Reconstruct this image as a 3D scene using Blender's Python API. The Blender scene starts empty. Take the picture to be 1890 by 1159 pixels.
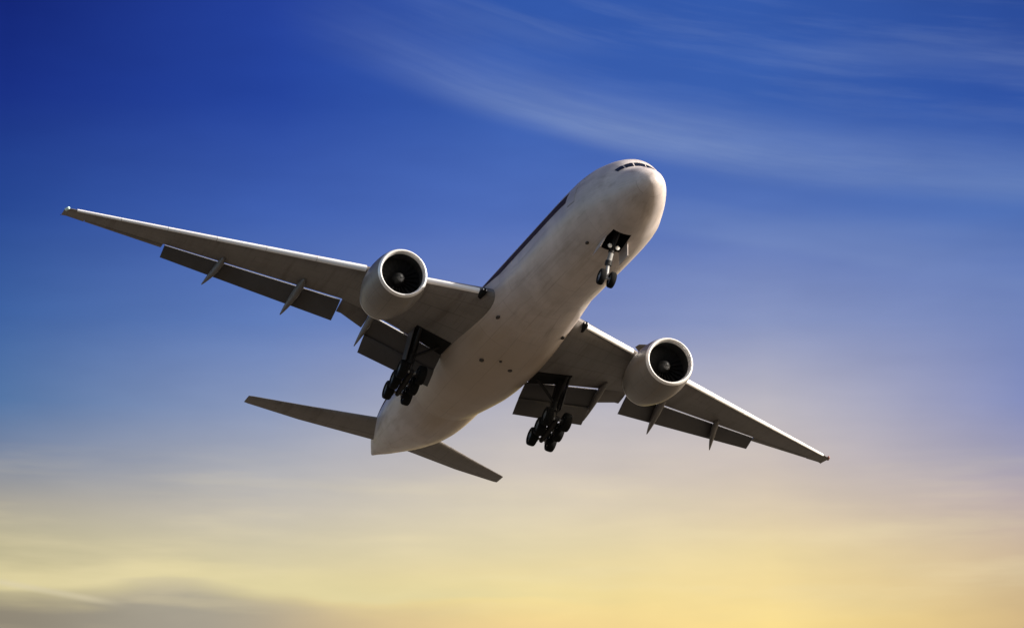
import bpy, bmesh, math, random
from mathutils import Vector, Matrix
random.seed(7)
R = math.radians
scn = bpy.context.scene
col = scn.collection

# ------------------------------------------------------------------ camera
ELEV = 18.0                                   # camera looks up at the airliner from the ground
cam_d = bpy.data.cameras.new('camera')
cam_d.sensor_width = 36.0
cam_d.lens = 6324.57 / 1890.0 * 36.0
cam_d.clip_start = 0.5
cam_d.clip_end = 60000.0
cam = bpy.data.objects.new('camera', cam_d)
cam.location = (0, 0, 1.7)
cam.rotation_euler = (R(90 + ELEV), 0, 0)
col.objects.link(cam)
scn.camera = cam
c_right = Vector((1, 0, 0))
c_fwd = Vector((0, math.cos(R(ELEV)), math.sin(R(ELEV))))
c_up = Vector((0, -math.sin(R(ELEV)), math.cos(R(ELEV))))

def cam_to_world(v):                          # v = (right, down, forward)
    return c_right * v[0] - c_up * v[1] + c_fwd * v[2]

# attitude of the airliner (forward, left, up axes and the point under its nose)
AX_F = cam_to_world((0.321, -0.337, -0.885)).normalized()
AX_L = cam_to_world((0.927, 0.306, 0.219))
AX_L = (AX_L - AX_F * AX_L.dot(AX_F)).normalized()
AX_U = AX_F.cross(AX_L)
NOSE = Vector(cam.location) + cam_to_world((8.80678766, -9.03189591, 215.26025847))

# ------------------------------------------------------------------ sun and exposure
SUN_DIR = (AX_F * 0.52 + AX_U * 0.56 + AX_L * 0.64).normalized()      # towards the sun
sun_d = bpy.data.lights.new('sun', 'SUN')
sun_d.energy = 5.0
sun_d.angle = R(0.5)
sun_d.color = (1.0, 0.95, 0.88)
sun = bpy.data.objects.new('sun', sun_d)
sun.rotation_euler = SUN_DIR.to_track_quat('Z', 'Y').to_euler()
sun.location = (0, 0, 300)
col.objects.link(sun)
scn.view_settings.view_transform = 'Standard'
scn.view_settings.look = 'None'
scn.view_settings.exposure = 0.5
scn.view_settings.gamma = 1.0
scn.view_settings.use_curve_mapping = False
scn.cycles.max_bounces = 8

# ------------------------------------------------------------------ sky
def lin(c):
    c = c / 255.0
    return c / 12.92 if c <= 0.04045 else ((c + 0.055) / 1.055) ** 2.4

world = bpy.data.worlds.new('World')
scn.world = world
world.use_nodes = True
wt = world.node_tree
wt.nodes.clear()

class NT:
    """small helper that adds nodes to a tree and links them"""
    def __init__(self, tree): self.t = tree
    def n(self, kind, **kw):
        nd = self.t.nodes.new(kind)
        for k, v in kw.items(): setattr(nd, k, v)
        return nd
    def link(self, a, b): self.t.links.new(a, b)
    def val(self, sock, v):
        if hasattr(v, 'is_output'): self.link(v, sock)
        else: sock.default_value = v
    def math(self, op, a, b=0.0, c=None, clamp=False):
        nd = self.n('ShaderNodeMath', operation=op, use_clamp=clamp)
        self.val(nd.inputs[0], a); self.val(nd.inputs[1], b)
        if c is not None: self.val(nd.inputs[2], c)
        return nd.outputs[0]
    def smooth(self, v, a, b, lo=0.0, hi=1.0):
        nd = self.n('ShaderNodeMapRange', interpolation_type='SMOOTHSTEP')
        self.val(nd.inputs['Value'], v)
        nd.inputs['From Min'].default_value = a; nd.inputs['From Max'].default_value = b
        nd.inputs['To Min'].default_value = lo; nd.inputs['To Max'].default_value = hi
        return nd.outputs[0]
    def linr(self, v, a, b, lo=0.0, hi=1.0):
        nd = self.n('ShaderNodeMapRange')
        self.val(nd.inputs['Value'], v)
        nd.inputs['From Min'].default_value = a; nd.inputs['From Max'].default_value = b
        nd.inputs['To Min'].default_value = lo; nd.inputs['To Max'].default_value = hi
        return nd.outputs[0]
    def mix(self, f, a, b, blend='MIX'):
        nd = self.n('ShaderNodeMix', data_type='RGBA', blend_type=blend)
        nd.clamp_factor = True
        self.val(nd.inputs[0], f); self.val(nd.inputs[6], a); self.val(nd.inputs[7], b)
        return nd.outputs[2]
    def noise(self, vec, scale, detail=3.0, rough=0.5, dist=0.0):
        nd = self.n('ShaderNodeTexNoise')
        self.link(vec, nd.inputs['Vector'])
        nd.inputs['Scale'].default_value = scale; nd.inputs['Detail'].default_value = detail
        nd.inputs['Roughness'].default_value = rough; nd.inputs['Distortion'].default_value = dist
        return nd.outputs['Fac']
    def comb(self, x, y, z=0.0):
        nd = self.n('ShaderNodeCombineXYZ')
        self.val(nd.inputs[0], x); self.val(nd.inputs[1], y); self.val(nd.inputs[2], z)
        return nd.outputs[0]

w = NT(wt)
tc = w.n('ShaderNodeTexCoord')
sep = w.n('ShaderNodeSeparateXYZ')
w.link(tc.outputs['Generated'], sep.inputs[0])
dx, dy, dz = sep.outputs
azim = w.math('MULTIPLY', w.math('ARCTAN2', dx, dy), 180 / math.pi)         # degrees east of north
elev = w.math('MULTIPLY', w.math('ARCSINE', dz), 180 / math.pi)             # degrees above the horizon
# sky colours, columns = azimuth, rows = elevation (degrees)
rows = [24.4, 23.2, 21.5, 19.6, 17.8, 16.35, 15.4, 14.7, 13.95, 13.3, 12.75]
cols = [(-9.0, [(16, 32, 106), (19, 38, 118), (25, 48, 132), (40, 72, 148), (62, 98, 162), (84, 118, 166), (122, 134, 158), (168, 163, 152), (194, 185, 148), (194, 184, 145), (186, 174, 140)]),
        (-4.2, [(30, 56, 146), (36, 65, 155), (38, 69, 158), (64, 96, 176), (98, 126, 186), (140, 154, 188), (172, 173, 181), (197, 190, 178), (214, 203, 168), (222, 209, 160), (216, 196, 148)]),
        (0.0, [(42, 79, 164), (50, 88, 170), (58, 95, 177), (80, 110, 185), (122, 138, 189), (184, 181, 190), (206, 196, 188), (220, 208, 182), (229, 214, 170), (240, 219, 153), (243, 213, 149)]),
        (4.4, [(46, 83, 166), (52, 90, 171), (58, 96, 175), (84, 114, 184), (138, 151, 193), (190, 185, 192), (206, 193, 184), (220, 203, 175), (239, 218, 163), (244, 219, 154), (253, 225, 147)]),
        (9.0, [(36, 64, 140), (42, 74, 150), (46, 82, 164), (76, 110, 180), (114, 133, 187), (130, 141, 189), (158, 156, 180), (186, 171, 172), (201, 180, 157), (206, 181, 142), (206, 178, 132)])]
T0, T1 = -1.0, 60.0
te = w.linr(elev, T0, T1)
def sky_ramp(cs):
    nd = w.n('ShaderNodeValToRGB')
    cr = nd.color_ramp
    cr.interpolation = 'LINEAR'
    low = cs[-1]
    stops = [(0.0, tuple(0.75 * v for v in low)), ((7 - T0) / (T1 - T0), tuple(0.95 * v for v in low))]
    stops += [((e - T0) / (T1 - T0), c) for e, c in zip(rows[::-1], cs[::-1])]
    stops += [((40 - T0) / (T1 - T0), (20, 40, 112)), (1.0, (16, 32, 95))]
    while len(cr.elements) > 1: cr.elements.remove(cr.elements[-1])
    for i, (p, c) in enumerate(stops):
        el = cr.elements[0] if i == 0 else cr.elements.new(p)
        el.position = p
        el.color = (lin(c[0]), lin(c[1]), lin(c[2]), 1)
    w.link(te, nd.inputs[0])
    return nd.outputs[0]
base = sky_ramp(cols[0][1])
for i in range(1, len(cols)):
    f = w.linr(azim, cols[i - 1][0], cols[i][0])
    base = w.mix(f, base, sky_ramp(cols[i][1]))

# high cirrus: soft streaks along a gently curving front that drifts down to the right
az2 = w.math('MULTIPLY', azim, azim)
front = w.math('ADD', w.math('ADD', 21.30, w.math('MULTIPLY', azim, -0.27)), w.math('MULTIPLY', az2, 0.0105))
warp = w.noise(w.comb(w.math('MULTIPLY', azim, 0.22), w.math('MULTIPLY', elev, 0.35)), 1.0, 1.0)
dd = w.math('ADD', w.math('SUBTRACT', elev, front), w.math('MULTIPLY', w.math('SUBTRACT', warp, 0.5), 0.3))
st1 = w.noise(w.comb(w.math('MULTIPLY', azim, 0.13), w.math('MULTIPLY', dd, 1.15), 3.1), 1.0, 2.0, 0.5)
st2 = w.noise(w.comb(w.math('MULTIPLY', azim, 0.30), w.math('MULTIPLY', dd, 3.4), 8.7), 1.0, 5.0, 0.6)
band = w.math('MULTIPLY', w.smooth(dd, -0.30, 0.30), w.smooth(dd, 0.05, 1.25, 1.0, 0.0))
band = w.math('MULTIPLY', band, w.math('MULTIPLY', w.smooth(azim, -4.8, 2.0), w.smooth(azim, 1.5, 9.0, 1.0, 0.5)))
band = w.math('MULTIPLY', band, w.math('ADD', w.linr(st1, 0.3, 0.7, 0.55, 1.05), w.linr(st2, 0.3, 0.7, -0.25, 0.25)))
veil = w.math('MULTIPLY', w.smooth(dd, 0.5, 1.8), w.smooth(azim, -5.5, 0.0))
veil = w.math('MULTIPLY', veil, w.math('ADD', w.math('MULTIPLY', w.smooth(st1, 0.45, 0.70), 0.20), w.math('MULTIPLY', w.smooth(st2, 0.42, 0.75), 0.18)))
low = w.math('MULTIPLY', w.smooth(dd, -2.6, -1.2), w.smooth(dd, -1.0, -0.2, 1.0, 0.0))
low = w.math('MULTIPLY', low, w.math('MULTIPLY', w.smooth(st1, 0.42, 0.65), w.smooth(azim, 0.0, 4.0, 0.0, 0.28)))
cirrus = w.math('ADD', w.math('ADD', band, veil), low, clamp=True)
sky_c = w.mix(w.math('MULTIPLY', cirrus, 0.52), base, (lin(148), lin(168), lin(205), 1))

# low grey stratus bank with a bright rim in the lower left, thin bars along the glow
lw = w.noise(w.comb(w.math('MULTIPLY', azim, 0.35), w.math('MULTIPLY', elev, 0.6), 1.7), 1.0, 2.0, 0.5)
lf = w.noise(w.comb(w.math('MULTIPLY', azim, 0.26), w.math('MULTIPLY', elev, 2.2), 5.2), 1.0, 4.0, 0.5)
hump = w.math('POWER', 2.718, w.math('MULTIPLY', w.math('POWER', w.math('ABSOLUTE', w.math('ADD', azim, 5.8)), 2.0), -0.75))
top = w.math('ADD', 13.22, w.math('MULTIPLY', hump, 0.24))
top = w.math('ADD', top, w.math('MULTIPLY', w.math('SUBTRACT', lw, 0.5), 0.45))
top = w.math('ADD', top, w.math('MULTIPLY', w.math('SUBTRACT', lf, 0.5), 0.55))
above = w.math('SUBTRACT', elev, top)
bank = w.math('MULTIPLY', w.smooth(above, -0.30, 0.10, 1.0, 0.0), w.smooth(azim, -4.5, 0.5, 1.0, 0.0))
rim = w.math('MULTIPLY', w.smooth(above, -0.05, 0.10), w.smooth(above, 0.12, 0.55, 1.0, 0.0))
rim = w.math('MULTIPLY', rim, w.smooth(azim, -2.0, 3.0, 0.75, 0.0))
sky_c = w.mix(rim, sky_c, (lin(226), lin(213), lin(163), 1))
bank_c = w.mix(w.smooth(azim, -8.8, -5.5), (lin(132), lin(125), lin(114), 1), (lin(158), lin(152), lin(142), 1))
bank_c = w.mix(w.smooth(azim, -5.5, -1.5), bank_c, (lin(205), lin(180), lin(142), 1))
bank_c = w.mix(w.math('MULTIPLY', w.smooth(lf, 0.45, 0.7), 0.35), bank_c, (lin(190), lin(178), lin(150), 1))
sky_c = w.mix(w.math('MULTIPLY', bank, 0.84), sky_c, bank_c)
thr = w.math('SUBTRACT', elev, w.math('ADD', 13.16, w.math('MULTIPLY', w.math('ADD', azim, 7.2), -0.15)))
thr = w.math('MULTIPLY', w.smooth(w.math('ABSOLUTE', thr), 0.0, 0.09, 1.0, 0.0), w.smooth(azim, -7.4, -6.4, 0.55, 0.0))
sky_c = w.mix(thr, sky_c, (lin(214), lin(203), lin(172), 1))
bars = w.math('MULTIPLY', w.smooth(lf, 0.45, 0.75), w.math('MULTIPLY', w.smooth(elev, 12.5, 13.6), w.smooth(elev, 14.2, 16.2, 1.0, 0.0)))
sky_c = w.mix(w.math('MULTIPLY', bars, 0.28), sky_c, (lin(238), lin(223), lin(180), 1))
soft = w.noise(w.comb(w.math('MULTIPLY', azim, 0.45), w.math('MULTIPLY', elev, 1.6), 9.0), 1.0, 3.0, 0.5)
sky_c = w.mix(1.0, sky_c, w.mix(soft, (0.90, 0.91, 0.93, 1), (1.10, 1.09, 1.07, 1)), 'MULTIPLY')

nish = w.n('ShaderNodeTexSky', sky_type='NISHITA')
nish.sun_disc = False
sun_el = math.asin(SUN_DIR.z)
nish.sun_elevation = sun_el
nish.sun_rotation = math.atan2(SUN_DIR.x, SUN_DIR.y)
nish.dust_density = 5.0
nish.ozone_density = 0.6
bg1 = w.n('ShaderNodeBackground'); bg1.inputs[1].default_value = 0.13
w.link(nish.outputs[0], bg1.inputs[0])
bg2 = w.n('ShaderNodeBackground'); bg2.inputs[1].default_value = 0.7071
w.link(sky_c, bg2.inputs[0])
mx = w.n('ShaderNodeMixShader')
# the glowing quarter of the sky lies ahead (north); the rest is the plain daylight sky
w.link(w.smooth(w.math('ABSOLUTE', azim), 25.0, 80.0, 1.0, 0.0), mx.inputs[0])
w.link(bg1.outputs[0], mx.inputs[1]); w.link(bg2.outputs[0], mx.inputs[2])
wo = w.n('ShaderNodeOutputWorld')
w.link(mx.outputs[0], wo.inputs[0])

# ------------------------------------------------------------------ materials
def new_mat(name):
    m = bpy.data.materials.new(name); m.use_nodes = True
    t = m.node_tree; t.nodes.clear()
    k = NT(t)
    b = k.n('ShaderNodeBsdfPrincipled'); o = k.n('ShaderNodeOutputMaterial')
    k.link(b.outputs[0], o.inputs[0])
    return m, k, b

def paint(name, rgb,  rough=0.35, var=0.12, coat=0.0, metal=0.0, panels=None, streak=0.0, dirt=None, mid_brown=None, seam=0.72):
    """aircraft paint: slight mottling, streaks along the airflow, optional panel seams"""
    m, k, b = new_mat(name)
    tc = k.n('ShaderNodeTexCoord')
    mp = k.n('ShaderNodeMapping'); k.link(tc.outputs['Object'], mp.inputs[0])
    mp.inputs['Scale'].default_value = (0.12, 1.3, 1.3)
    n1 = k.noise(mp.outputs[0], 1.0, 5.0, 0.6)
    n2 = k.noise(tc.outputs['Object'], 0.55, 4.0, 0.55)
    mp2 = k.n('ShaderNodeMapping'); k.link(tc.outputs['Object'], mp2.inputs[0])
    mp2.inputs['Scale'].default_value = (0.25, 5.0, 5.0)
    n3 = k.noise(mp2.outputs[0], 1.0, 4.0, 0.65)
    dark = tuple(c * (1 - var) for c in rgb) + (1,)
    lite = tuple(min(1, c * (1 + var * 0.6)) for c in rgb) + (1,)
    c = k.mix(k.smooth(n2, 0.3, 0.7), dark, lite)
    if streak:
        d = dirt or (0.20, 0.15, 0.10)
        f = k.math('MULTIPLY', k.smooth(n1, 0.48, 0.75), streak)
        c = k.mix(f, c, d + (1,))
        f = k.math('MULTIPLY', k.smooth(n3, 0.52, 0.78), streak * 0.6)
        c = k.mix(f, c, d + (1,))
    if mid_brown:                                  # browner tone along the middle of the length, ends blended by noise
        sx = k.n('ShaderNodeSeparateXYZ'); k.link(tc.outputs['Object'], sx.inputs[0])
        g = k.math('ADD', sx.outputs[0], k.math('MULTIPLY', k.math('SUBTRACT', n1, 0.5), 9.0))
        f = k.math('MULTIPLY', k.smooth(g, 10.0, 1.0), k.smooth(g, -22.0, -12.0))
        c = k.mix(k.math('MULTIPLY', f, 0.9), c, mid_brown + (1,))
    if panels:
        uv = k.n('ShaderNodeUVMap'); uv.uv_map = 'UV'
        br = k.n('ShaderNodeTexBrick')
        k.link(uv.outputs[0], br.inputs['Vector'])
        br.inputs['Color1'].default_value = (1, 1, 1, 1); br.inputs['Color2'].default_value = (0.93, 0.93, 0.93, 1)
        br.inputs['Mortar'].default_value = (seam, seam * 0.98, seam * 0.96, 1)
        br.inputs['Scale'].default_value = 1.0
        br.inputs['Brick Width'].default_value = panels[0]; br.inputs['Row Height'].default_value = panels[1]
        br.inputs['Mortar Size'].default_value = 0.022; br.inputs['Mortar Smooth'].default_value = 0.3
        br.offset = 0.37; br.offset_frequency = 3
        fade = k.noise(tc.outputs['Object'], 0.22, 3.0, 0.6)       # joints show more where the sealant has aged
        c = k.mix(k.smooth(fade, 0.32, 0.68, 0.25, 1.0), c, k.mix(1.0, c, br.outputs['Color'], 'MULTIPLY'))
    k.link(c, b.inputs['Base Color'])
    k.link(k.linr(n2, 0.3, 0.7, rough - 0.06, rough + 0.10), b.inputs['Roughness'])
    b.inputs['Metallic'].default_value = metal
    b.inputs['Coat Weight'].default_value = coat
    b.inputs['Coat Roughness'].default_value = 0.12
    return m

M = {}
M['white'] = paint('fuselage_paint', (0.56, 0.50, 0.478), 0.36, 0.14, 0.08, panels=(5.3, 1.55), streak=0.45, seam=0.66, mid_brown=(0.41, 0.325, 0.25))
M['belly'] = paint('belly_paint', (0.56, 0.50, 0.478), 0.36, 0.12, 0.08, panels=(4.1, 1.45), streak=0.45, seam=0.64, mid_brown=(0.41, 0.325, 0.25))
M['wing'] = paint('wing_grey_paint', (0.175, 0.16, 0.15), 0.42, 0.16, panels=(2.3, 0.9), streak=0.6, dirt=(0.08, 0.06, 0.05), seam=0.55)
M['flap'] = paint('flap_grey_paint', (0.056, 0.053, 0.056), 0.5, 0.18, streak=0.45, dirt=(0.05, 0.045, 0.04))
M['fairing'] = paint('fairing_grey_paint', (0.155, 0.145, 0.14), 0.42, 0.15, streak=0.3, dirt=(0.06, 0.05, 0.04))
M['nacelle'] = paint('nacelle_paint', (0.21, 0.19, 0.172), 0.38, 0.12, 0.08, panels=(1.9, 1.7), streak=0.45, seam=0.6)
M['slat'] = paint('slat_metal', (0.88, 0.86, 0.84), 0.36, 0.04, metal=0.1)
M['lip'] = paint('polished_lip_metal', (0.90, 0.88, 0.86), 0.30, 0.04, metal=0.35)
M['purple'] = paint('violet_livery_paint', (0.060, 0.046, 0.066), 0.6, 0.15)
M['purple'].node_tree.nodes['Principled BSDF'].inputs['Specular IOR Level'].default_value = 0.0
M['dark'] = paint('dark_bay_paint', (0.008, 0.008, 0.008), 0.8, 0.3)
M['dark'].node_tree.nodes['Principled BSDF'].inputs['Specular IOR Level'].default_value = 0.15
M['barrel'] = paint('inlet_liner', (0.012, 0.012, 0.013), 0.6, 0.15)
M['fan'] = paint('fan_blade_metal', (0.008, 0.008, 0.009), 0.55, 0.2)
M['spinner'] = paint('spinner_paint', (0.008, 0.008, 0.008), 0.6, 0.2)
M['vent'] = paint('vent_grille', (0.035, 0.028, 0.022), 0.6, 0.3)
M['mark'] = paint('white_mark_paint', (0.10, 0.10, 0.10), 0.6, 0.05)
M['rubber'] = paint('tyre_rubber', (0.006, 0.006, 0.006), 0.85, 0.3)
M['rubber'].node_tree.nodes['Principled BSDF'].inputs['Specular IOR Level'].default_value = 0.15
M['rim'] = paint('wheel_hub_metal', (0.10, 0.10, 0.10), 0.4, 0.2, metal=0.4)
M['gear'] = paint('gear_leg_paint', (0.30, 0.30, 0.30), 0.4, 0.2, streak=0.4, dirt=(0.08, 0.07, 0.06))
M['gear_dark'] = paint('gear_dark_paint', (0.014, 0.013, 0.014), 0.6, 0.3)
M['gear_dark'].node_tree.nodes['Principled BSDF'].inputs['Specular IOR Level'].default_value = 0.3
M['exhaust'] = paint('exhaust_metal', (0.16, 0.14, 0.12), 0.4, 0.2, metal=0.7)
M['glass'] = paint('windshield_glass', (0.010, 0.011, 0.014), 0.12, 0.1)
M['line'] = paint('seam_grey', (0.30, 0.28, 0.27), 0.5, 0.1)
def lamp_mat(name, rgb, e):
    m, k, b = new_mat(name)
    b.inputs['Base Color'].default_value = rgb + (1,)
    b.inputs['Emission Color'].default_value = rgb + (1,)
    b.inputs['Emission Strength'].default_value = e
    return m
M['lamp'] = lamp_mat('taxi_lamp_glass', (0.55, 0.54, 0.52), 0.05)
M['nav_green'] = lamp_mat('green_wingtip_lamp', (0.55, 0.75, 0.72), 0.03)
M['nav_red'] = paint('red_wingtip_lens', (0.16, 0.06, 0.05), 0.2, 0.1)
m, k, b = new_mat('dry_field')
tcg = k.n('ShaderNodeTexCoord')
g1 = k.noise(tcg.outputs['Object'], 0.004, 6.0, 0.6)
g2 = k.noise(tcg.outputs['Object'], 0.3, 5.0, 0.6)
gc = k.mix(k.smooth(g1, 0.4, 0.6), (0.075, 0.058, 0.042, 1), (0.06, 0.052, 0.036, 1))
gc = k.mix(k.math('MULTIPLY', k.smooth(g2, 0.4, 0.7), 0.5), gc, (0.11, 0.09, 0.068, 1))
k.link(gc, b.inputs['Base Color']); b.inputs['Roughness'].default_value = 0.95
M['ground'] = m

# ------------------------------------------------------------------ mesh helpers
SHIFT = Vector((28.0, 0.0, 6.2))              # thing origin: under the belly at wheel height
def P(s, y, z):                               # station aft of nose, left, up of centreline -> local point
    return Vector((SHIFT.x - s, y, z + SHIFT.z))

class MB:
    def __init__(self):
        self.v, self.f, self.uv, self.mi = [], [], [], []
        self.mats = []
    def slot(self, mat):
        if mat not in self.mats: self.mats.append(mat)
        return self.mats.index(mat)
    def grid(self, rings, mat, closed=True, cap0=False, cap1=False, uvs=None, skip=None, flip=False):
        """rings: list of equal-length point lists"""
        mi = self.slot(mat)
        o = len(self.v); n = len(rings[0])
        for r in rings: self.v += [tuple(p) for p in r]
        m = n if closed else n - 1
        for i in range(len(rings) - 1):
            for j in range(m):
                if skip and skip(i, j): continue
                j2 = (j + 1) % n
                q = [o + i * n + j, o + i * n + j2, o + (i + 1) * n + j2, o + (i + 1) * n + j]
                u = [(0, 0)] * 4
                if uvs:
                    u = [uvs(i, j), uvs(i, j + 1), uvs(i + 1, j + 1), uvs(i + 1, j)]
                if flip: q = q[::-1]; u = u[::-1]
                self.f.append(q); self.uv.append(u); self.mi.append(mi)
        for flag, i in ((cap0, 0), (cap1, len(rings) - 1)):
            if flag:
                q = [o + i * n + j for j in range(n)]
                self.f.append(q); self.uv.append([(0, 0)] * n); self.mi.append(mi)
    def tube(self, pts, radii, mat, seg=16, caps=True, up=Vector((0, 0, 1))):
        """radii: scalar or (side, vertical) per point"""
        rings = []
        for i, p in enumerate(pts):
            a = pts[max(0, i - 1)]; b = pts[min(len(pts) - 1, i + 1)]
            t = (Vector(b) - Vector(a)).normalized()
            u = up if abs(t.dot(up)) < 0.95 else Vector((1, 0, 0))
            sx = t.cross(u).normalized(); sz = sx.cross(t).normalized()
            r = radii[i] if isinstance(radii, (list, tuple)) else radii
            ra, rb = r if isinstance(r, (tuple, list)) else (r, r)
            rings.append([Vector(p) + sx * ra * math.cos(2 * math.pi * k / seg) + sz * rb * math.sin(2 * math.pi * k / seg) for k in range(seg)])
        self.grid(rings, mat, True, caps, caps)
    def lathe(self, c, ax, prof, mat, seg=64, cap0=False, cap1=False):
        """prof: (distance along axis, radius)"""
        ax = Vector(ax).normalized()
        u = ax.orthogonal().normalized(); w_ = ax.cross(u)
        rings = [[Vector(c) + ax * d + (u * math.cos(2 * math.pi * k / seg) + w_ * math.sin(2 * math.pi * k / seg)) * r for k in range(seg)] for d, r in prof]
        self.grid(rings, mat, True, cap0, cap1, uvs=lambda i, j: (prof[i][0], j / seg * 2 * math.pi * 1.8))
    def slab(self, quad, thick, mat, nrm=None):
        """a flat panel with real thickness"""
        q = [Vector(p) for p in quad]
        n = (nrm or (q[1] - q[0]).cross(q[2] - q[0])).normalized() * thick / 2
        self.grid([[p - n for p in q], [p + n for p in q]], mat, True, True, True)
    def build(self, name, parent=None, smooth=True, angle=40):
        me = bpy.data.meshes.new(name)
        me.from_pydata(self.v, [], self.f)
        for m_ in self.mats: me.materials.append(M[m_])
        uvl = me.uv_layers.new(name='UV')
        li = 0
        for f, u in zip(self.f, self.uv):
            for c in u:
                uvl.data[li].uv = c; li += 1
        for p, mi in zip(me.polygons, self.mi): p.material_index = mi
        bm = bmesh.new(); bm.from_mesh(me)
        bmesh.ops.remove_doubles(bm, verts=bm.verts, dist=1e-4)
        bmesh.ops.recalc_face_normals(bm, faces=bm.faces)
        bm.to_mesh(me); bm.free()
        if smooth:
            for p in me.polygons: p.use_smooth = True
            me.set_sharp_from_angle(angle=R(angle))
        o = bpy.data.objects.new(name, me)
        col.objects.link(o)
        if parent is not None: o.parent = parent
        return o

def pchip(xs, ys, x):
    if x <= xs[0]: return ys[0]
    if x >= xs[-1]: return ys[-1]
    n = len(xs)
    h = [xs[i + 1] - xs[i] for i in range(n - 1)]
    d = [(ys[i + 1] - ys[i]) / h[i] for i in range(n - 1)]
    def sl(i):
        if i == 0: return d[0]
        if i == n - 1: return d[-1]
        if d[i - 1] * d[i] <= 0: return 0.0
        w1 = 2 * h[i] + h[i - 1]; w2 = h[i] + 2 * h[i - 1]
        return (w1 + w2) / (w1 / d[i - 1] + w2 / d[i])
    i = max(j for j in range(n - 1) if xs[j] <= x)
    t = (x - xs[i]) / h[i]
    return ((2 * t**3 - 3 * t**2 + 1) * ys[i] + (t**3 - 2 * t**2 + t) * h[i] * sl(i) + (-2 * t**3 + 3 * t**2) * ys[i + 1] + (t**3 - t**2) * h[i] * sl(i + 1))
def lerp(tab, x):
    for (a, va), (b, vb) in zip(tab, tab[1:]):
        if x <= b:
            return va + (vb - va) * max(0.0, (x - a) / (b - a))
    return tab[-1][1]

# ------------------------------------------------------------------ ground (below the picture, lights the belly)
gm = MB()
gm.slab([(-30000, -30000, -0.5), (30000, -30000, -0.5), (30000, 30000, -0.5), (-30000, 30000, -0.5)], 1.0, 'ground')
go = gm.build('ground', smooth=False)
go['kind'] = 'structure'
go['label'] = 'dry brown field stretching to the horizon under the airliner'
go['category'] = 'ground'

# ------------------------------------------------------------------ the airliner
plane = bpy.data.objects.new('airliner', None)
col.objects.link(plane)
rot = Matrix((AX_F, AX_L, AX_U)).transposed()
plane.matrix_world = Matrix.Translation(NOSE - rot @ SHIFT) @ rot.to_4x4()
plane['label'] = 'white twin engine passenger airliner flying overhead with landing gear and flaps lowered'
plane['category'] = 'airplane'

# fuselage: station, top, bottom, half width
FUS = [(-0.8, -0.9, -0.9, 0.0), (-0.75, -0.65, -1.18, 0.249), (-0.6, -0.42, -1.4, 0.482), (-0.3, -0.14, -1.66, 0.764), (0.2, 0.193, -1.92, 1.08), (0.9, 0.531, -2.17, 1.395), (1.6, 0.868, -2.37, 1.644), (2.2, 1.448, -2.52, 1.81), (2.8, 1.882, -2.64, 2.012), (3.6, 2.219, -2.78, 2.257), (4.7, 2.528, -2.92, 2.545), (6.2, 2.77, -3.03, 2.872), (8.7, 2.953, -3.1, 2.999), (11.2, 2.991, -3.1, 3.029),
       (43.0, 2.99, -3.1, 3.03), (45.5, 2.99, -2.98, 2.99), (48.0, 2.99, -2.66, 2.87), (51.0, 2.98, -2.05, 2.57), (54.0, 2.94, -1.32, 2.15), (57.0, 2.84, -0.52, 1.61), (59.5, 2.62, 0.16, 1.12), (61.0, 2.38, 0.60, 0.72), (62.1, 2.12, 0.90, 0.38), (62.8, 1.86, 1.10, 0.16), (63.0, 1.74, 1.2, 0.08)]
FS = [r[0] for r in FUS]
def fus_dims(s):
    return (pchip(FS, [r[1] for r in FUS], s), pchip(FS, [r[2] for r in FUS], s), pchip(FS, [r[3] for r in FUS], s))
def fus(s, th, off=0.0):
    """surface point: th degrees from the top, positive to the left"""
    tp, bt, hw = fus_dims(s)
    zc = 0.5 * (tp + bt)
    a = R(th)
    y, z = 0.06 + math.sin(a) * hw, math.cos(a) * (tp - zc)
    p = P(s, y, zc + z)
    if off:
        n = Vector((0, math.sin(a), math.cos(a)))
        slope = (fus_dims(s + 0.05)[2] - fus_dims(max(-0.8, s - 0.05))[2]) / 0.1
        n.x = min(1.5, max(-1.0, slope))
        p = p + n.normalized() * off
    return p
NSEG = 96
BAY0, BAY1 = 4.05, 6.55
stn = sorted(set([-0.8, -0.785, -0.75, -0.7, -0.6, -0.45, -0.3, -0.1, 0.1, 0.3, 0.5, 0.7, 0.9, 1.1, 1.4, 1.7, 2.0, 2.4, 2.8, 3.1, 3.5, BAY0, 4.4, 5.0, 5.7, BAY1, 7.2, 8, 9, 10, 11, 12]
                 + [13 + i * 1.5 for i in range(21)] + [44.5 + i * 0.8 for i in range(22)] + [61.7, 62.1, 62.5, 62.8, 63.0]))
fb = MB()
rings = [[fus(s, 360.0 * j / NSEG) for j in range(NSEG)] for s in stn]
def bay_skip(i, j):
    return BAY0 - 1e-6 <= stn[i] and stn[i + 1] <= BAY1 + 1e-6 and 44 <= j <= 51
fb.grid(rings, 'white', True, False, True, uvs=lambda i, j: (stn[i], j / NSEG * 19.5), skip=bay_skip)
fuselage = fb.build('fuselage', plane)

# nose gear bay: a real recess behind the opening
bb = MB()
lo = []; hi = []
b0 = 360.0 * 44 / NSEG; b1 = 360.0 * 52 / NSEG
ring_lo = [fus(BAY0, b0), fus(BAY0, b1), fus(BAY1, b1), fus(BAY1, b0)]
ring_hi = [Vector((p.x, p.y * 1.0, SHIFT.z - 1.3)) for p in ring_lo]
bb.grid([ring_lo, ring_hi], 'dark', True, False, True)
bb.build('nose_gear_bay', fuselage, smooth=False)

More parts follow.
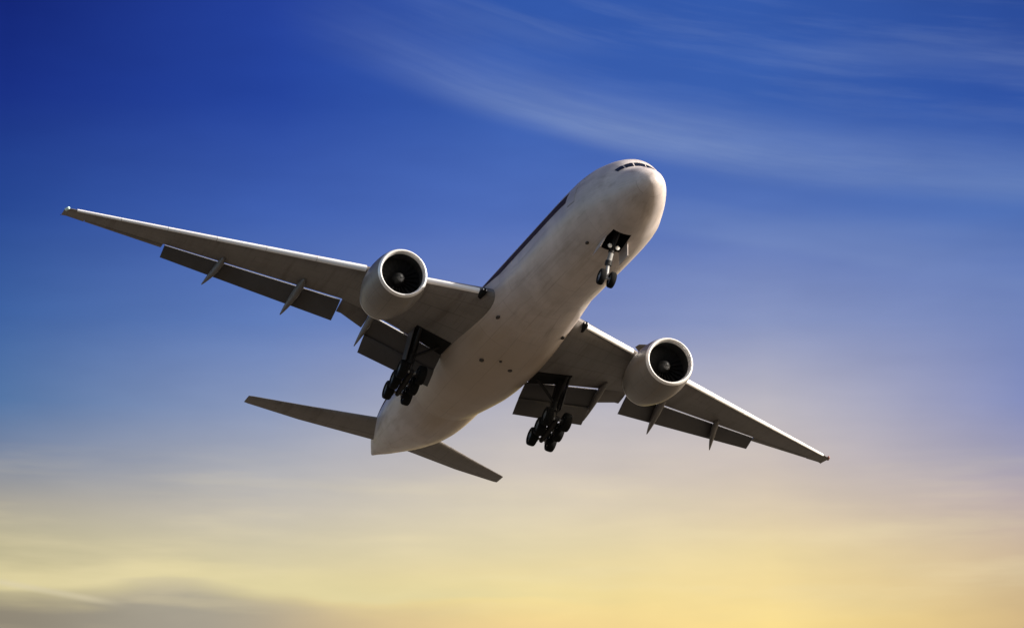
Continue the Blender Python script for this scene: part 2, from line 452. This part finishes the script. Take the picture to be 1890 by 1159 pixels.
def patch(name, s0, s1, t0, t1, mat, off=0.012, ns=8, nt=6, parent=None, skew=0.0, thick=0.02):
    """a thin panel lying on the fuselage skin"""
    mb = MB()
    def row(o):
        return [[fus(s0 + (s1 - s0) * i / ns + skew * j / nt, t0 + (t1 - t0) * j / nt, o) for j in range(nt + 1)] for i in range(ns + 1)]
    a, b_ = row(off), row(off - thick)
    mb.grid(a, mat, False, uvs=lambda i, j: (i, j))
    edge_a = [a[0][j] for j in range(nt + 1)] + [a[i][nt] for i in range(1, ns + 1)] + [a[ns][j] for j in range(nt - 1, -1, -1)] + [a[i][0] for i in range(ns - 1, 0, -1)]
    edge_b = [b_[0][j] for j in range(nt + 1)] + [b_[i][nt] for i in range(1, ns + 1)] + [b_[ns][j] for j in range(nt - 1, -1, -1)] + [b_[i][0] for i in range(ns - 1, 0, -1)]
    mb.grid([edge_a, edge_b], mat, True)
    return mb.build(name, parent or fuselage)

# windshield panes (two front, two each side)
for sd in (-1, 1):
    for (s0, s1, t0, t1, sk) in ((1.58, 2.02, 1.0, 25.0, 0.06), (1.66, 2.10, 28.0, 47.0, 0.14), (1.86, 2.30, 49.5, 66.0, 0.26)):
        patch('windshield', s0, s1, sd * t0, sd * t1, 'glass', off=0.015, skew=sk)
# violet stripe along the cabin windows, both sides
for sd in (-1, 1):
    patch('cabin_stripe', 8.2, 58.0, sd * 73.0, sd * 88.5, 'purple', off=0.010, ns=70, nt=8)
# cabin windows seen on the stripe are hidden in its dark paint; doors as thin seam frames
for sd in (-1, 1):
    for s0 in (6.6,):
        d_ = patch('cabin_door', s0, s0 + 1.07, sd * 62, sd * 97, 'white', off=0.016, ns=4, nt=12)
        patch('door_frame', s0 - 0.05, s0 + 1.12, sd * 61, sd * 98.2, 'line', off=0.008, ns=4, nt=12)

# wing-to-body fairing under the belly
bf = MB()
fr = [(16.0, 2.80, -2.95, 2.0), (18.0, 2.98, -3.06, 2.0), (20, 3.13, -3.2, 2.0), (22.5, 3.32, -3.46, 2.0), (25.5, 3.52, -3.74, 2.0), (29, 3.62, -3.86, 2.0), (32.5, 3.60, -3.87, 2.0), (35, 3.46, -3.78, 2.0), (37, 3.27, -3.62, 2.0), (39, 3.07, -3.40, 2.0), (41, 2.88, -3.14, 2.0), (43, 2.65, -2.85, 2.0)]
rr = []; sts = []
s = 16.0
while s <= 43.01:
    xs = [r[0] for r in fr]
    hw = pchip(xs, [r[1] for r in fr], s); bt = pchip(xs, [r[2] for r in fr], s); ex = 2.0 + 0.45 * max(0.0, min(1.0, (s - 17) / 6)) * max(0.0, min(1.0, (42 - s) / 7))
    ring = []
    zc = -0.4
    for j in range(49):
        a = math.pi * j / 48
        cy, cz = math.cos(a), math.sin(a)
        ring.append(P(s, math.copysign(abs(cy) ** (2 / ex), cy) * hw, zc - abs(cz) ** (2 / ex) * (zc - bt)))
    rr.append(ring); sts.append(s); s += 0.6
bf.grid(rr, 'belly', False, True, True, uvs=lambda i, j: (sts[i], j / 48 * 11))
bellyf = bf.build('belly_fairing', plane)

# ------------------------------------------------------------------ wings
def le_s(y): return 21.68 + 0.773 * (y - 3.63)
def te_s(y): return 35.3 - (y - 3.0) * (0.8 / 7.6) if y <= 10.6 else 34.5 + 0.487 * (y - 10.6)
def le_z(y): return -1.41 + 0.2 * (y - 3.63) + 0.1 * ((y - 3.63) / 26.87) ** 2
TE_DZ = [(0, -0.85), (3, -0.75), (10.6, -0.30), (23, 0.0), (30.5, 0.18)]
TC = [(0, 0.135), (3.5, 0.13), (10.6, 0.108), (30.5, 0.095)]
def foil(x, tc_):
    t = 5 * tc_ * (0.2969 * math.sqrt(x) - 0.126 * x - 0.3516 * x * x + 0.2843 * x**3 - 0.1030 * x**4)
    cam_ = 0.010 * math.sin(math.pi * x) + 0.018 * x * x * (1 - x) * 2
    return cam_ + t, cam_ - t * 0.92
def wing_pt(sd, y, x, which):
    c = te_s(y) - le_s(y)
    up, lo_ = foil(x, lerp(TC, y))
    z = le_z(y) + lerp(TE_DZ, y) * x + (up if which > 0 else lo_) * c
    return P(le_s(y) + x * c, sd * y, z)
XS = [0.5 * (1 - math.cos(math.pi * i / 18)) for i in range(19)]
SL = 0.055                                    # the fixed nose starts behind the slat
def cut_at(y):
    if 3.0 < y < 8.75: return 0.762, 0.71
    if 8.75 <= y < 10.98: return 0.775, 0.775
    if 10.98 <= y < 23.3: return 0.762, 0.71
    if 23.3 <= y < 28.9: return 0.775, 0.775
    return 1.0, 1.0
marks = [8.75, 10.98, 23.3, 28.9]
ys = sorted([2.2, 3.1, 4.5, 6.0, 7.5, 9.8, 12.5, 15, 17.5, 20, 22, 25, 27, 29.6, 30.2] + [m_ - 0.012 for m_ in marks] + [m_ + 0.012 for m_ in marks])

def build_wing(sd):
    mb = MB()
    rings = []; yy = []
    for y in ys:
        cl, cu = cut_at(max(y, 3.05))
        up = [wing_pt(sd, y, x * cu, 1) for x in XS[::-1]]
        lo_ = [wing_pt(sd, y, x * cl, -1) for x in XS[1:]]
        rings.append(up + lo_); yy.append(y)
    # rounded tip
    for y, k in ((30.42, 0.75), (30.5, 0.35)):
        c = te_s(30.2) - le_s(30.2)
        base_ = rings[len(ys) - 1]
        mid = [(base_[i] + base_[len(base_) - 1 - i]) / 2 for i in range(len(base_))]
        sh = P(le_s(y) + 0.02, sd * y, le_z(y)) - P(le_s(30.2), sd * 30.2, le_z(30.2))
        rings.append([m_ + (p - m_) * k + sh for p, m_ in zip(base_, mid)]); yy.append(y)
    n = len(rings[0])
    mb.grid(rings, 'wing', True, True, True, uvs=lambda i, j: (yy[i], (j if j < n else n) / n * 12.0))
    wing = mb.build('wing', plane, angle=35)

    # leading edge slats, drooped ahead of the fixed nose
    for (y0, y1) in ((4.0, 8.6), (10.9, 14.0), (14.03, 17.2), (17.23, 20.4), (20.43, 23.6), (23.63, 26.7), (26.73, 29.7)):
        sb = MB(); rg = []
        for i in range(7):
            y = y0 + (y1 - y0) * i / 6
            c = te_s(y) - le_s(y)
            cc = min(c, 0.9 * 7.4) if y < 10 else c
            sc = 0.085 * cc + 0.14                       # slat chord
            nose = P(le_s(y), sd * y, le_z(y))
            fx = Vector((1, 0, 0)); up = Vector((0, 0, 1))
            pts = []
            th = 0.035 * cc + 0.07
            # outside: from upper trailing edge round the nose to the lower lip; inside: back again
            for k in range(13):
                a = -0.15 + k / 12 * 1.15
                px = (math.cos(math.pi * a * 0.92)); pz = math.sin(math.pi * (a * 0.92) + 0.25)
                pts.append((0.0, 0.0))
            prof = [(-1.0, 1.35), (-0.6, 1.12), (-0.25, 0.72), (0.02, 0.25), (0.10, -0.15), (0.06, -0.48), (-0.08, -0.72), (-0.22, -0.78),
                    (-0.16, -0.55), (-0.14, -0.15), (-0.22, 0.25), (-0.5, 0.72), (-0.8, 1.08)]
            rg.append([nose + fx * (px * sc + 0.05) + up * (pz * th - 0.02) for px, pz in prof])
        sb.grid(rg, 'slat', True, True, True)
        sb.build('slat', wing, angle=50)

    # slotted flaps, flaperon and aileron
    def panel(name, y0, y1, xn, drop, cf, defl, mat, nose_mat=None, thick=0.13, base_fc=None, base_defl=0.0, ny=6):
        pb = MB(); rg = []
        for i in range(ny + 1):
            y = y0 + (y1 - y0) * i / ny
            c = te_s(y) - le_s(y)
            if isinstance(cf, tuple): fc = cf[0] + (cf[1] - cf[0]) * i / ny
            else: fc = cf * c
            dr = drop[0] + (drop[1] - drop[0]) * i / ny if isinstance(drop, tuple) else drop * c
            up, lo_ = foil(min(xn, 1), lerp(TC, y))
            zc = le_z(y) + lerp(TE_DZ, y) * xn + 0.5 * (up + lo_) * c - dr
            a0 = math.atan2(-lerp(TE_DZ, y), c) + R(defl)
            ox = oz = 0.0
            if base_fc:                       # follows the trailing edge of the panel ahead of it
                bf_ = base_fc[0] + (base_fc[1] - base_fc[0]) * i / ny
                ab = math.atan2(-lerp(TE_DZ, y), c) + R(base_defl)
                ox, oz = bf_ * math.cos(ab) - 0.16, -bf_ * math.sin(ab) - 0.01
            ring = []
            NX = [0.5 * (1 - math.cos(math.pi * q / 12)) for q in range(13)]
            def fp(x, sgn):
                t = 5 * thick * (0.2969 * math.sqrt(x) - 0.126 * x - 0.3516 * x * x + 0.2843 * x**3 - 0.1015 * x**4) * fc
                ds, dz_ = x * fc, sgn * t
                return P(le_s(y) + xn * c + ox + ds * math.cos(a0) + dz_ * math.sin(a0), sd * y, zc + oz - ds * math.sin(a0) + dz_ * math.cos(a0))
            ring = [fp(x, 1) for x in NX[::-1]] + [fp(x, -1) for x in NX[1:]]
            rg.append(ring)
        pb.grid(rg, mat, True, True, True)
        if nose_mat:
            i_n = pb.slot(nose_mat)
            n_ = len(rg[0])
            for q, fc_ in enumerate(pb.f[:ny * n_]):
                if 8 <= q % n_ <= 12: pb.mi[q] = i_n
        return pb.build(name, wing, angle=40)
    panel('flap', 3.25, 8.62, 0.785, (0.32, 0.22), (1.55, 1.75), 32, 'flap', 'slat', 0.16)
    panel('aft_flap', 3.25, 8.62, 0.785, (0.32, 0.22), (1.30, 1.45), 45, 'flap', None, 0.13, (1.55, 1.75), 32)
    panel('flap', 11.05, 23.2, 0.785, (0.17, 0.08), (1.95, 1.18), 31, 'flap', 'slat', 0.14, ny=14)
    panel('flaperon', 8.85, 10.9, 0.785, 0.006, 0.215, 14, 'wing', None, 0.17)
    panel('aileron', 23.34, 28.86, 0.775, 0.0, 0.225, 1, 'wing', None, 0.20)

    # flap track fairings
    for (y, s0, st, yt, zt, wd, hg) in ((19.3, 36.6, 39.5, 19.95, 0.34, 0.22, 0.36), (13.9, 33.0, 37.25, 14.27, -0.98, 0.26, 0.44), (8.72, 31.0, 35.5, 8.85, -2.3, 0.22, 0.36)):
        tb = MB()
        x0 = (s0 - le_s(y)) / (te_s(y) - le_s(y))
        a = wing_pt(sd, y, x0, -1)
        kx = 0.735
        kn = wing_pt(sd, y, kx, -1) - Vector((0, 0, hg * 0.75))
        tip = P(st, sd * yt, zt)
        pts, rad = [], []
        for i in range(15):
            t = i / 14
            p = (1 - t) ** 2 * a + 2 * t * (1 - t) * (kn + (kn - (a + tip) / 2) * 0.35) + t * t * tip
            e = max(0.03, (math.sin(math.pi * min(1, t * 0.92 + 0.06))) ** 0.7)
            pts.append(p); rad.append((wd * e, hg * e))
        tb.tube(pts, rad, 'fairing', 14)
        tb.build('flap_track_fairing', wing)

    # landing lamp housing in the wing root
    hb = MB()
    c0 = P(le_s(3.75) + 0.05, sd * 3.74, le_z(3.75) - 0.10)
    hb.tube([c0 + Vector((0.42, 0, 0.03)), c0 + Vector((0.25, 0, 0)), c0 + Vector((-0.5, 0, -0.06))], [(0.08, 0.10), (0.20, 0.23), (0.24, 0.30)], 'dark', 14)
    for e in (-0.09, 0.09):
        hb.lathe(c0 + Vector((0.38, e, 0.02)), Vector((1, 0, 0)), [(0.0, 0.07), (0.03, 0.05), (0.04, 0.0)], 'lip', 10)
    lh = hb.build('landing_lamp_housing', wing)
    # wingtip lamp
    nb = MB()
    c1 = P(le_s(30.3) + 0.02, sd * 30.3, le_z(30.3))
    nb.tube([c1 + Vector((0.16, 0, 0.0)), c1 + Vector((0.1, 0, 0)), c1 + Vector((-0.35, sd * 0.12, 0.02)), c1 + Vector((-0.5, sd * 0.14, 0.02))], [0.03, 0.10, 0.12, 0.04], 'nav_green' if sd < 0 else 'nav_red', 10)
    nb.build('wingtip_lamp', wing)
    wk = MB()
    wk.tube([wing_pt(sd, 30.3, 0.9, 1), P(te_s(30.4) + 0.35, sd * 30.55, le_z(30.4) + 0.25)], [0.02, 0.012], 'dark', 6)
    wk.build('static_wick', wing)
    return wing
wings = {sd: build_wing(sd) for sd in (-1, 1)}

# ------------------------------------------------------------------ engines
def build_engine(sd):
    yc, zc, s0 = 9.77, -2.71, 20.22
    c = P(s0, sd * yc, zc)
    ax = Vector((-1, 0, 0))                   # aft
    nb = MB()
    outer = [(0.22, 1.735), (0.5, 1.80), (0.9, 1.865), (1.4, 1.915), (2.0, 1.945), (2.7, 1.945), (3.4, 1.90), (4.1, 1.80), (4.8, 1.64), (5.35, 1.49), (5.42, 1.47)]
    nb.lathe(c, ax, outer, 'nacelle')
    eng = nb.build('engine', plane)
    lb = MB()
    lip = [(0.22, 1.735), (0.12, 1.70), (0.05, 1.665), (0.01, 1.625), (0.0, 1.595), (0.02, 1.555), (0.08, 1.515), (0.2, 1.475), (0.35, 1.45)]
    lb.lathe(c, ax, lip, 'lip')
    lb.build('inlet_lip', eng)
    ib = MB()
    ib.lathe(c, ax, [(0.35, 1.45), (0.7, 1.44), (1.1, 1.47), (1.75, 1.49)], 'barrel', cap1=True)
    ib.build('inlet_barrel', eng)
    # fan: 22 twisted blades in front of a dark disc
    f_ = MB()
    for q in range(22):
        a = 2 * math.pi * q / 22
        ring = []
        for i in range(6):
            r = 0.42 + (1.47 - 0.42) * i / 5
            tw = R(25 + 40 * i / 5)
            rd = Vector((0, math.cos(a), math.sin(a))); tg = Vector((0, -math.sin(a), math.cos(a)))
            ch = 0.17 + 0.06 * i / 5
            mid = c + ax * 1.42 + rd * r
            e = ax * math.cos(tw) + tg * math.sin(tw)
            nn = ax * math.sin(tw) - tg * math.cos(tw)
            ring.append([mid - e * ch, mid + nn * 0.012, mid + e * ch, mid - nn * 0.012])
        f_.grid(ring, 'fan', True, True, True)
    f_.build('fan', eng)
    sp = MB()
    prof = [(0.66, 0.0), (0.68, 0.06), (0.75, 0.16), (0.88, 0.27), (1.05, 0.37), (1.25, 0.44), (1.5, 0.48)]
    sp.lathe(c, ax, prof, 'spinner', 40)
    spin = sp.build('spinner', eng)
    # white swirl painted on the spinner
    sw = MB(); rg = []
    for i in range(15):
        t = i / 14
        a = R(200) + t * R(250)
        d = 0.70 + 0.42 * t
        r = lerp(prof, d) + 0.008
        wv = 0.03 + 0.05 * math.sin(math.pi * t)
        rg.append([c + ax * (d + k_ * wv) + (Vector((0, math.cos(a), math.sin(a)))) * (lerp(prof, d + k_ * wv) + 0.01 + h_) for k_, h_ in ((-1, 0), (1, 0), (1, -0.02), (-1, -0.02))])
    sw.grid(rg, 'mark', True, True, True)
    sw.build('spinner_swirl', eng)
    # fan nozzle lip, core cowl and exhaust plug
    nz = MB()
    nz.lathe(c, ax, [(5.30, 1.512), (5.46, 1.472), (5.47, 1.45), (5.3, 1.43), (4.6, 1.45)], 'lip')
    nz.build('nozzle_ring', eng)
    cb = MB()
    cb.lathe(c, ax, [(4.4, 1.3), (5.0, 1.12), (5.8, 0.92), (6.8, 0.72), (7.0, 0.68), (6.9, 0.62)], 'exhaust')
    cb.lathe(c, ax, [(4.5, 1.46), (4.5, 0.9)], 'dark')
    cb.lathe(c, ax, [(6.4, 0.5), (7.2, 0.38), (7.8, 0.16), (8.0, 0.02)], 'exhaust', cap1=True)
    cb.build('exhaust_nozzle', eng)
    # pylon
    pb = MB(); rg = []
    for (s_, zt, zb, hw) in ((22.0, -0.78, -1.2, 0.03), (23.0, -0.42, -1.3, 0.20), (25.0, -0.30, -1.4, 0.28), (27.2, -0.20, -1.55, 0.28), (29.0, -0.45, -1.3, 0.22), (30.6, -0.6, -0.95, 0.04)):
        rg.append([P(s_, sd * yc + k_ * hw, z_) for k_, z_ in ((-1, zb), (-1, zt), (0, zt + 0.1), (1, zt), (1, zb), (0, zb - 0.05))])
    pb.grid(rg, 'nacelle', True, True, True)
    pb.build('pylon', eng)
    # strake on the inboard side of the cowl
    kb = MB()
    a = R(50)
    rd = Vector((0, -sd * math.sin(a), math.cos(a)))
    q = [c + ax * 1.3 + rd * 1.88, c + ax * 2.9 + rd * 1.92, c + ax * 2.9 + rd * 2.35, c + ax * 2.3 + rd * 2.30]
    kb.slab(q, 0.05, 'nacelle')
    kb.build('nacelle_strake', eng, smooth=False)
    return eng
engines = {sd: build_engine(sd) for sd in (-1, 1)}

# ------------------------------------------------------------------ tail
def sym_foil(rows_, mat, name, parent, tc_=0.10, n=12, x0=0.0, x1=1.0):
    """rows_: (LE point, TE point, thickness direction)"""
    mb = MB(); rg = []
    X = [x0 + (x1 - x0) * 0.5 * (1 - math.cos(math.pi * i / n)) for i in range(n + 1)]
    for a, b_, nrm, k_ in rows_:
        c = (b_ - a).length
        def q(x, sg):
            t = 5 * tc_ * k_ * (0.2969 * math.sqrt(x) - 0.126 * x - 0.3516 * x * x + 0.2843 * x**3 - 0.1030 * x**4) * c
            return a + (b_ - a) * x + nrm * t * sg
        rg.append([q(x, 1) for x in X[::-1]] + [q(x, -1) for x in X[(1 if x0 == 0 else 0):]])
    mb.grid(rg, mat, True, True, True, uvs=lambda i, j: (i * 1.5, j * 0.4))
    return mb.build(name, parent, angle=35)
for sd in (-1, 1):
    up = Vector((0, 0, 1))
    rows_ = [(P(53.3, sd * 1.2, 0.55), P(58.0, sd * 0.9, 0.45), up, 1), (P(54.6, sd * 2.6, 0.80), P(58.95, sd * 2.6, 0.75), up, 1), (P(58.4, sd * 6.6, 1.65), P(61.6, sd * 6.6, 1.62), up, 0.95),
             (P(61.9, sd * 10.45, 2.45), P(63.8, sd * 10.45, 2.5), up, 0.9), (P(62.25, sd * 10.76, 2.53), P(63.9, sd * 10.76, 2.57), up, 0.3)]
    st_ = sym_foil(rows_, 'wing', 'tailplane', plane, x1=0.70)
    sym_foil(rows_, 'wing', 'elevator', st_, x0=0.712)
lat = Vector((0, 1, 0))
fin = sym_foil([(P(48.0, 0, 2.7), P(60.0, 0, 2.3), lat, 1), (P(50.2, 0, 4.2), P(60.4, 0, 4.2), lat, 1), (P(59.3, 0, 12.3), P(63.2, 0, 12.3), lat, 1), (P(59.9, 0, 12.6), P(63.2, 0, 12.6), lat, 0.4)], 'purple', 'tail_fin', plane)

# ------------------------------------------------------------------ landing gear
def wheel(c, r, wd, parent, name='wheel', seg=36):
    """tyre and hub turning about the left-right axis"""
    mb = MB()
    h = wd / 2
    ax = Vector((0, 1, 0))
    mb.lathe(c, ax, [(-h * 0.72, r * 0.55), (-h * 0.95, r * 0.68), (-h, r * 0.80), (-h * 0.86, r * 0.93), (-h * 0.55, r * 0.99), (0, r), (h * 0.55, r * 0.99), (h * 0.86, r * 0.93), (h, r * 0.80), (h * 0.95, r * 0.68), (h * 0.72, r * 0.55)], 'rubber', seg)
    mb.lathe(c, ax, [(-h * 0.72, r * 0.55), (-h * 0.55, r * 0.48), (-h * 0.45, r * 0.2), (-h * 0.6, 0.0)], 'rim', seg)
    mb.lathe(c, ax, [(h * 0.72, r * 0.55), (h * 0.55, r * 0.48), (h * 0.45, r * 0.2), (h * 0.6, 0.0)], 'rim', seg)
    return mb.build(name, parent)

# nose gear
ng = MB()
ax_c = P(5.30, 0, -5.60)
top_ = P(5.15, 0, -1.8)
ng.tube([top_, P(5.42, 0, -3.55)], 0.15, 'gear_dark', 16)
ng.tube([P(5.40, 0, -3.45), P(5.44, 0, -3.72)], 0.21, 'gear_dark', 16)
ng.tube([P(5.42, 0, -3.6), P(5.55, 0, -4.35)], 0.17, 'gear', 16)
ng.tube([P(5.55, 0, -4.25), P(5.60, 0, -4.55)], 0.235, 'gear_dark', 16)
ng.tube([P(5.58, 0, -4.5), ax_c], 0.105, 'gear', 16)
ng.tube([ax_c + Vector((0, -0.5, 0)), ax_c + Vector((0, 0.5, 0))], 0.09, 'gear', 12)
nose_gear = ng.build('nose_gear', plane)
for sd in (-1, 1):
    wheel(ax_c + Vector((0, sd * 0.35, 0)), 0.535, 0.38, nose_gear)
    # lit taxi lamps on the strut
    lb = MB()
    c = P(5.15, sd * 0.26, -3.40)
    d = Vector((1, 0, -0.12)).normalized()
    lb.lathe(c, d, [(-0.16, 0.05), (-0.10, 0.13), (0.0, 0.16), (0.02, 0.16)], 'gear_dark', 20, cap0=True)
    lb.lathe(c, d, [(0.02, 0.145), (0.05, 0.10), (0.06, 0.0)], 'lamp', 20)
    lb.build('taxi_lamp', nose_gear)
    # bay doors hanging at the sides of the opening
    db = MB()
    y_, z_ = fus(5.4, 180 - sd * 15.5).y, -3.0
    y_ = sd * abs(y_)
    db.slab([P(4.95, y_, -2.86), P(6.5, y_, -2.99), P(6.45, y_ + sd * 0.22, -3.85), P(5.05, y_ + sd * 0.22, -3.72)], 0.05, 'white')
    db.build('gear_door', nose_gear, smooth=False)
br = MB()
br.tube([P(5.55, 0, -3.9), P(3.95, 0, -2.2)], 0.06, 'gear_dark', 10)
br.build('drag_brace', nose_gear)
tl = MB()
tl.tube([P(5.72, 0, -4.45), P(5.98, 0, -4.95), P(5.42, 0, -5.5)], 0.05, 'gear_dark', 8)
tl.build('torque_link', nose_gear)

# main gear
def build_main_gear(sd):
    g = MB()
    piv = P(31.35, sd * 5.5, -1.2)
    ctr = P(31.72, sd * 5.48, -5.42)
    mid = piv.lerp(ctr, 0.62)
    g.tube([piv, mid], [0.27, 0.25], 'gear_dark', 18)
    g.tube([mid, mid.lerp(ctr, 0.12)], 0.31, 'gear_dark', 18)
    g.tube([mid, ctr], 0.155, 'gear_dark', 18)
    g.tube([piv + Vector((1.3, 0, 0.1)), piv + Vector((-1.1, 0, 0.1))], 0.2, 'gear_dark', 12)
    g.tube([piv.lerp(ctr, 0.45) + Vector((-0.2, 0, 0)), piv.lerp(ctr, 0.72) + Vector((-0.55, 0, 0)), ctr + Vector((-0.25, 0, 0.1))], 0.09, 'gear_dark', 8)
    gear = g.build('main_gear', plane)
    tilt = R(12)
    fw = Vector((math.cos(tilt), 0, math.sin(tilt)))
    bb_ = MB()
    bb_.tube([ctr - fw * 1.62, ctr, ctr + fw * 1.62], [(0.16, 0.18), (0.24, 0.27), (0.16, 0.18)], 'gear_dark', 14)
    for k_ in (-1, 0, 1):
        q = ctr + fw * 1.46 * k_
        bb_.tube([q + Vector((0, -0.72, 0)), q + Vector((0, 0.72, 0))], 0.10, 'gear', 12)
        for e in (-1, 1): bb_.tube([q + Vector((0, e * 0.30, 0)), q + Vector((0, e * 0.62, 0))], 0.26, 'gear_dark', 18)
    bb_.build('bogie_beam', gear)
    first = None
    for k_ in (-1, 0, 1):
        for e in (-1, 1):
            wheel(ctr + fw * 1.46 * k_ + Vector((0, e * 0.70, 0)), 0.68, 0.58, gear)
    for (ox, oy, r_) in ((0.22, 0.20, 0.035), (-0.24, -0.16, 0.03), (0.05, -0.30, 0.045)):
        hb_ = MB()
        hb_.tube([piv + Vector((ox, oy, 0.1)), piv.lerp(ctr, 0.5) + Vector((ox * 1.5, oy * 1.2, 0)), piv.lerp(ctr, 0.9) + Vector((ox, oy, 0))], r_, 'gear_dark', 8)
        hb_.build('brake_hose', gear)
    sb = MB()
    sb.tube([piv.lerp(ctr, 0.55), P(31.3, sd * 3.9, -2.3), P(31.2, sd * 2.9, -1.6)], 0.11, 'gear_dark', 10)
    sb.build('side_brace', gear)
    rb = MB()
    rb.tube([piv.lerp(ctr, 0.55), P(29.6, sd * 5.6, -1.0)], 0.12, 'gear_dark', 10)
    rb.build('drag_brace', gear)
    db = MB()
    o1 = piv + Vector((0, sd * 0.42, -0.25)); o2 = ctr + Vector((0, sd * 0.42, 1.5))
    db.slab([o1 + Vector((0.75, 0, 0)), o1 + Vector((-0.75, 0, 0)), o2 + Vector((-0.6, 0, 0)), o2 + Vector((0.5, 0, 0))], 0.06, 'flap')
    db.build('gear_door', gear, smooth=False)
    return gear
gears = {sd: build_main_gear(sd) for sd in (-1, 1)}
# dark sheet on each wing underside, painting the shade inside the leg opening
for sd in (-1, 1):
    ob = MB()
    top_q = []
    for (y, s_) in ((3.3, 29.7), (3.3, 32.2), (5.9, 32.1), (5.9, 30.1)):
        x = (s_ - le_s(y)) / (te_s(y) - le_s(y))
        top_q.append(wing_pt(sd, y, x, -1) - Vector((0, 0, 0.03)))
    ob.slab(top_q, 0.05, 'dark')
    ob.build('gear_opening_shade', wings[sd], smooth=False)

# ------------------------------------------------------------------ small fittings on the belly
def vent(s, y, z, ls, ly, parent, mat='vent'):
    vb = MB(); rg = []
    for k_, h in ((1.0, 0.035), (0.9, -0.035)):
        rg.append([P(s + ls * k_ * math.cos(2 * math.pi * i / 16), y + ly * k_ * math.sin(2 * math.pi * i / 16), z + h) for i in range(16)])
    vb.grid(rg, mat, True, True, True)
    return vb.build('vent', parent)
for (s, y, ls, ly) in ((27.75, -1.38, 0.24, 0.17), (27.75, 0.76, 0.24, 0.17), (26.75, -0.28, 0.13, 0.10)):
    vent(s, y, -3.83 + 0.05 * y * y, ls, ly, bellyf)
vent(22.05, -2.30, -2.86, 0.26, 0.14, bellyf)
vent(22.2, 2.50, -2.72, 0.26, 0.14, bellyf)
vent(7.08, -1.25, -2.78, 0.20, 0.12, fuselage)

bpy.context.view_layer.update()
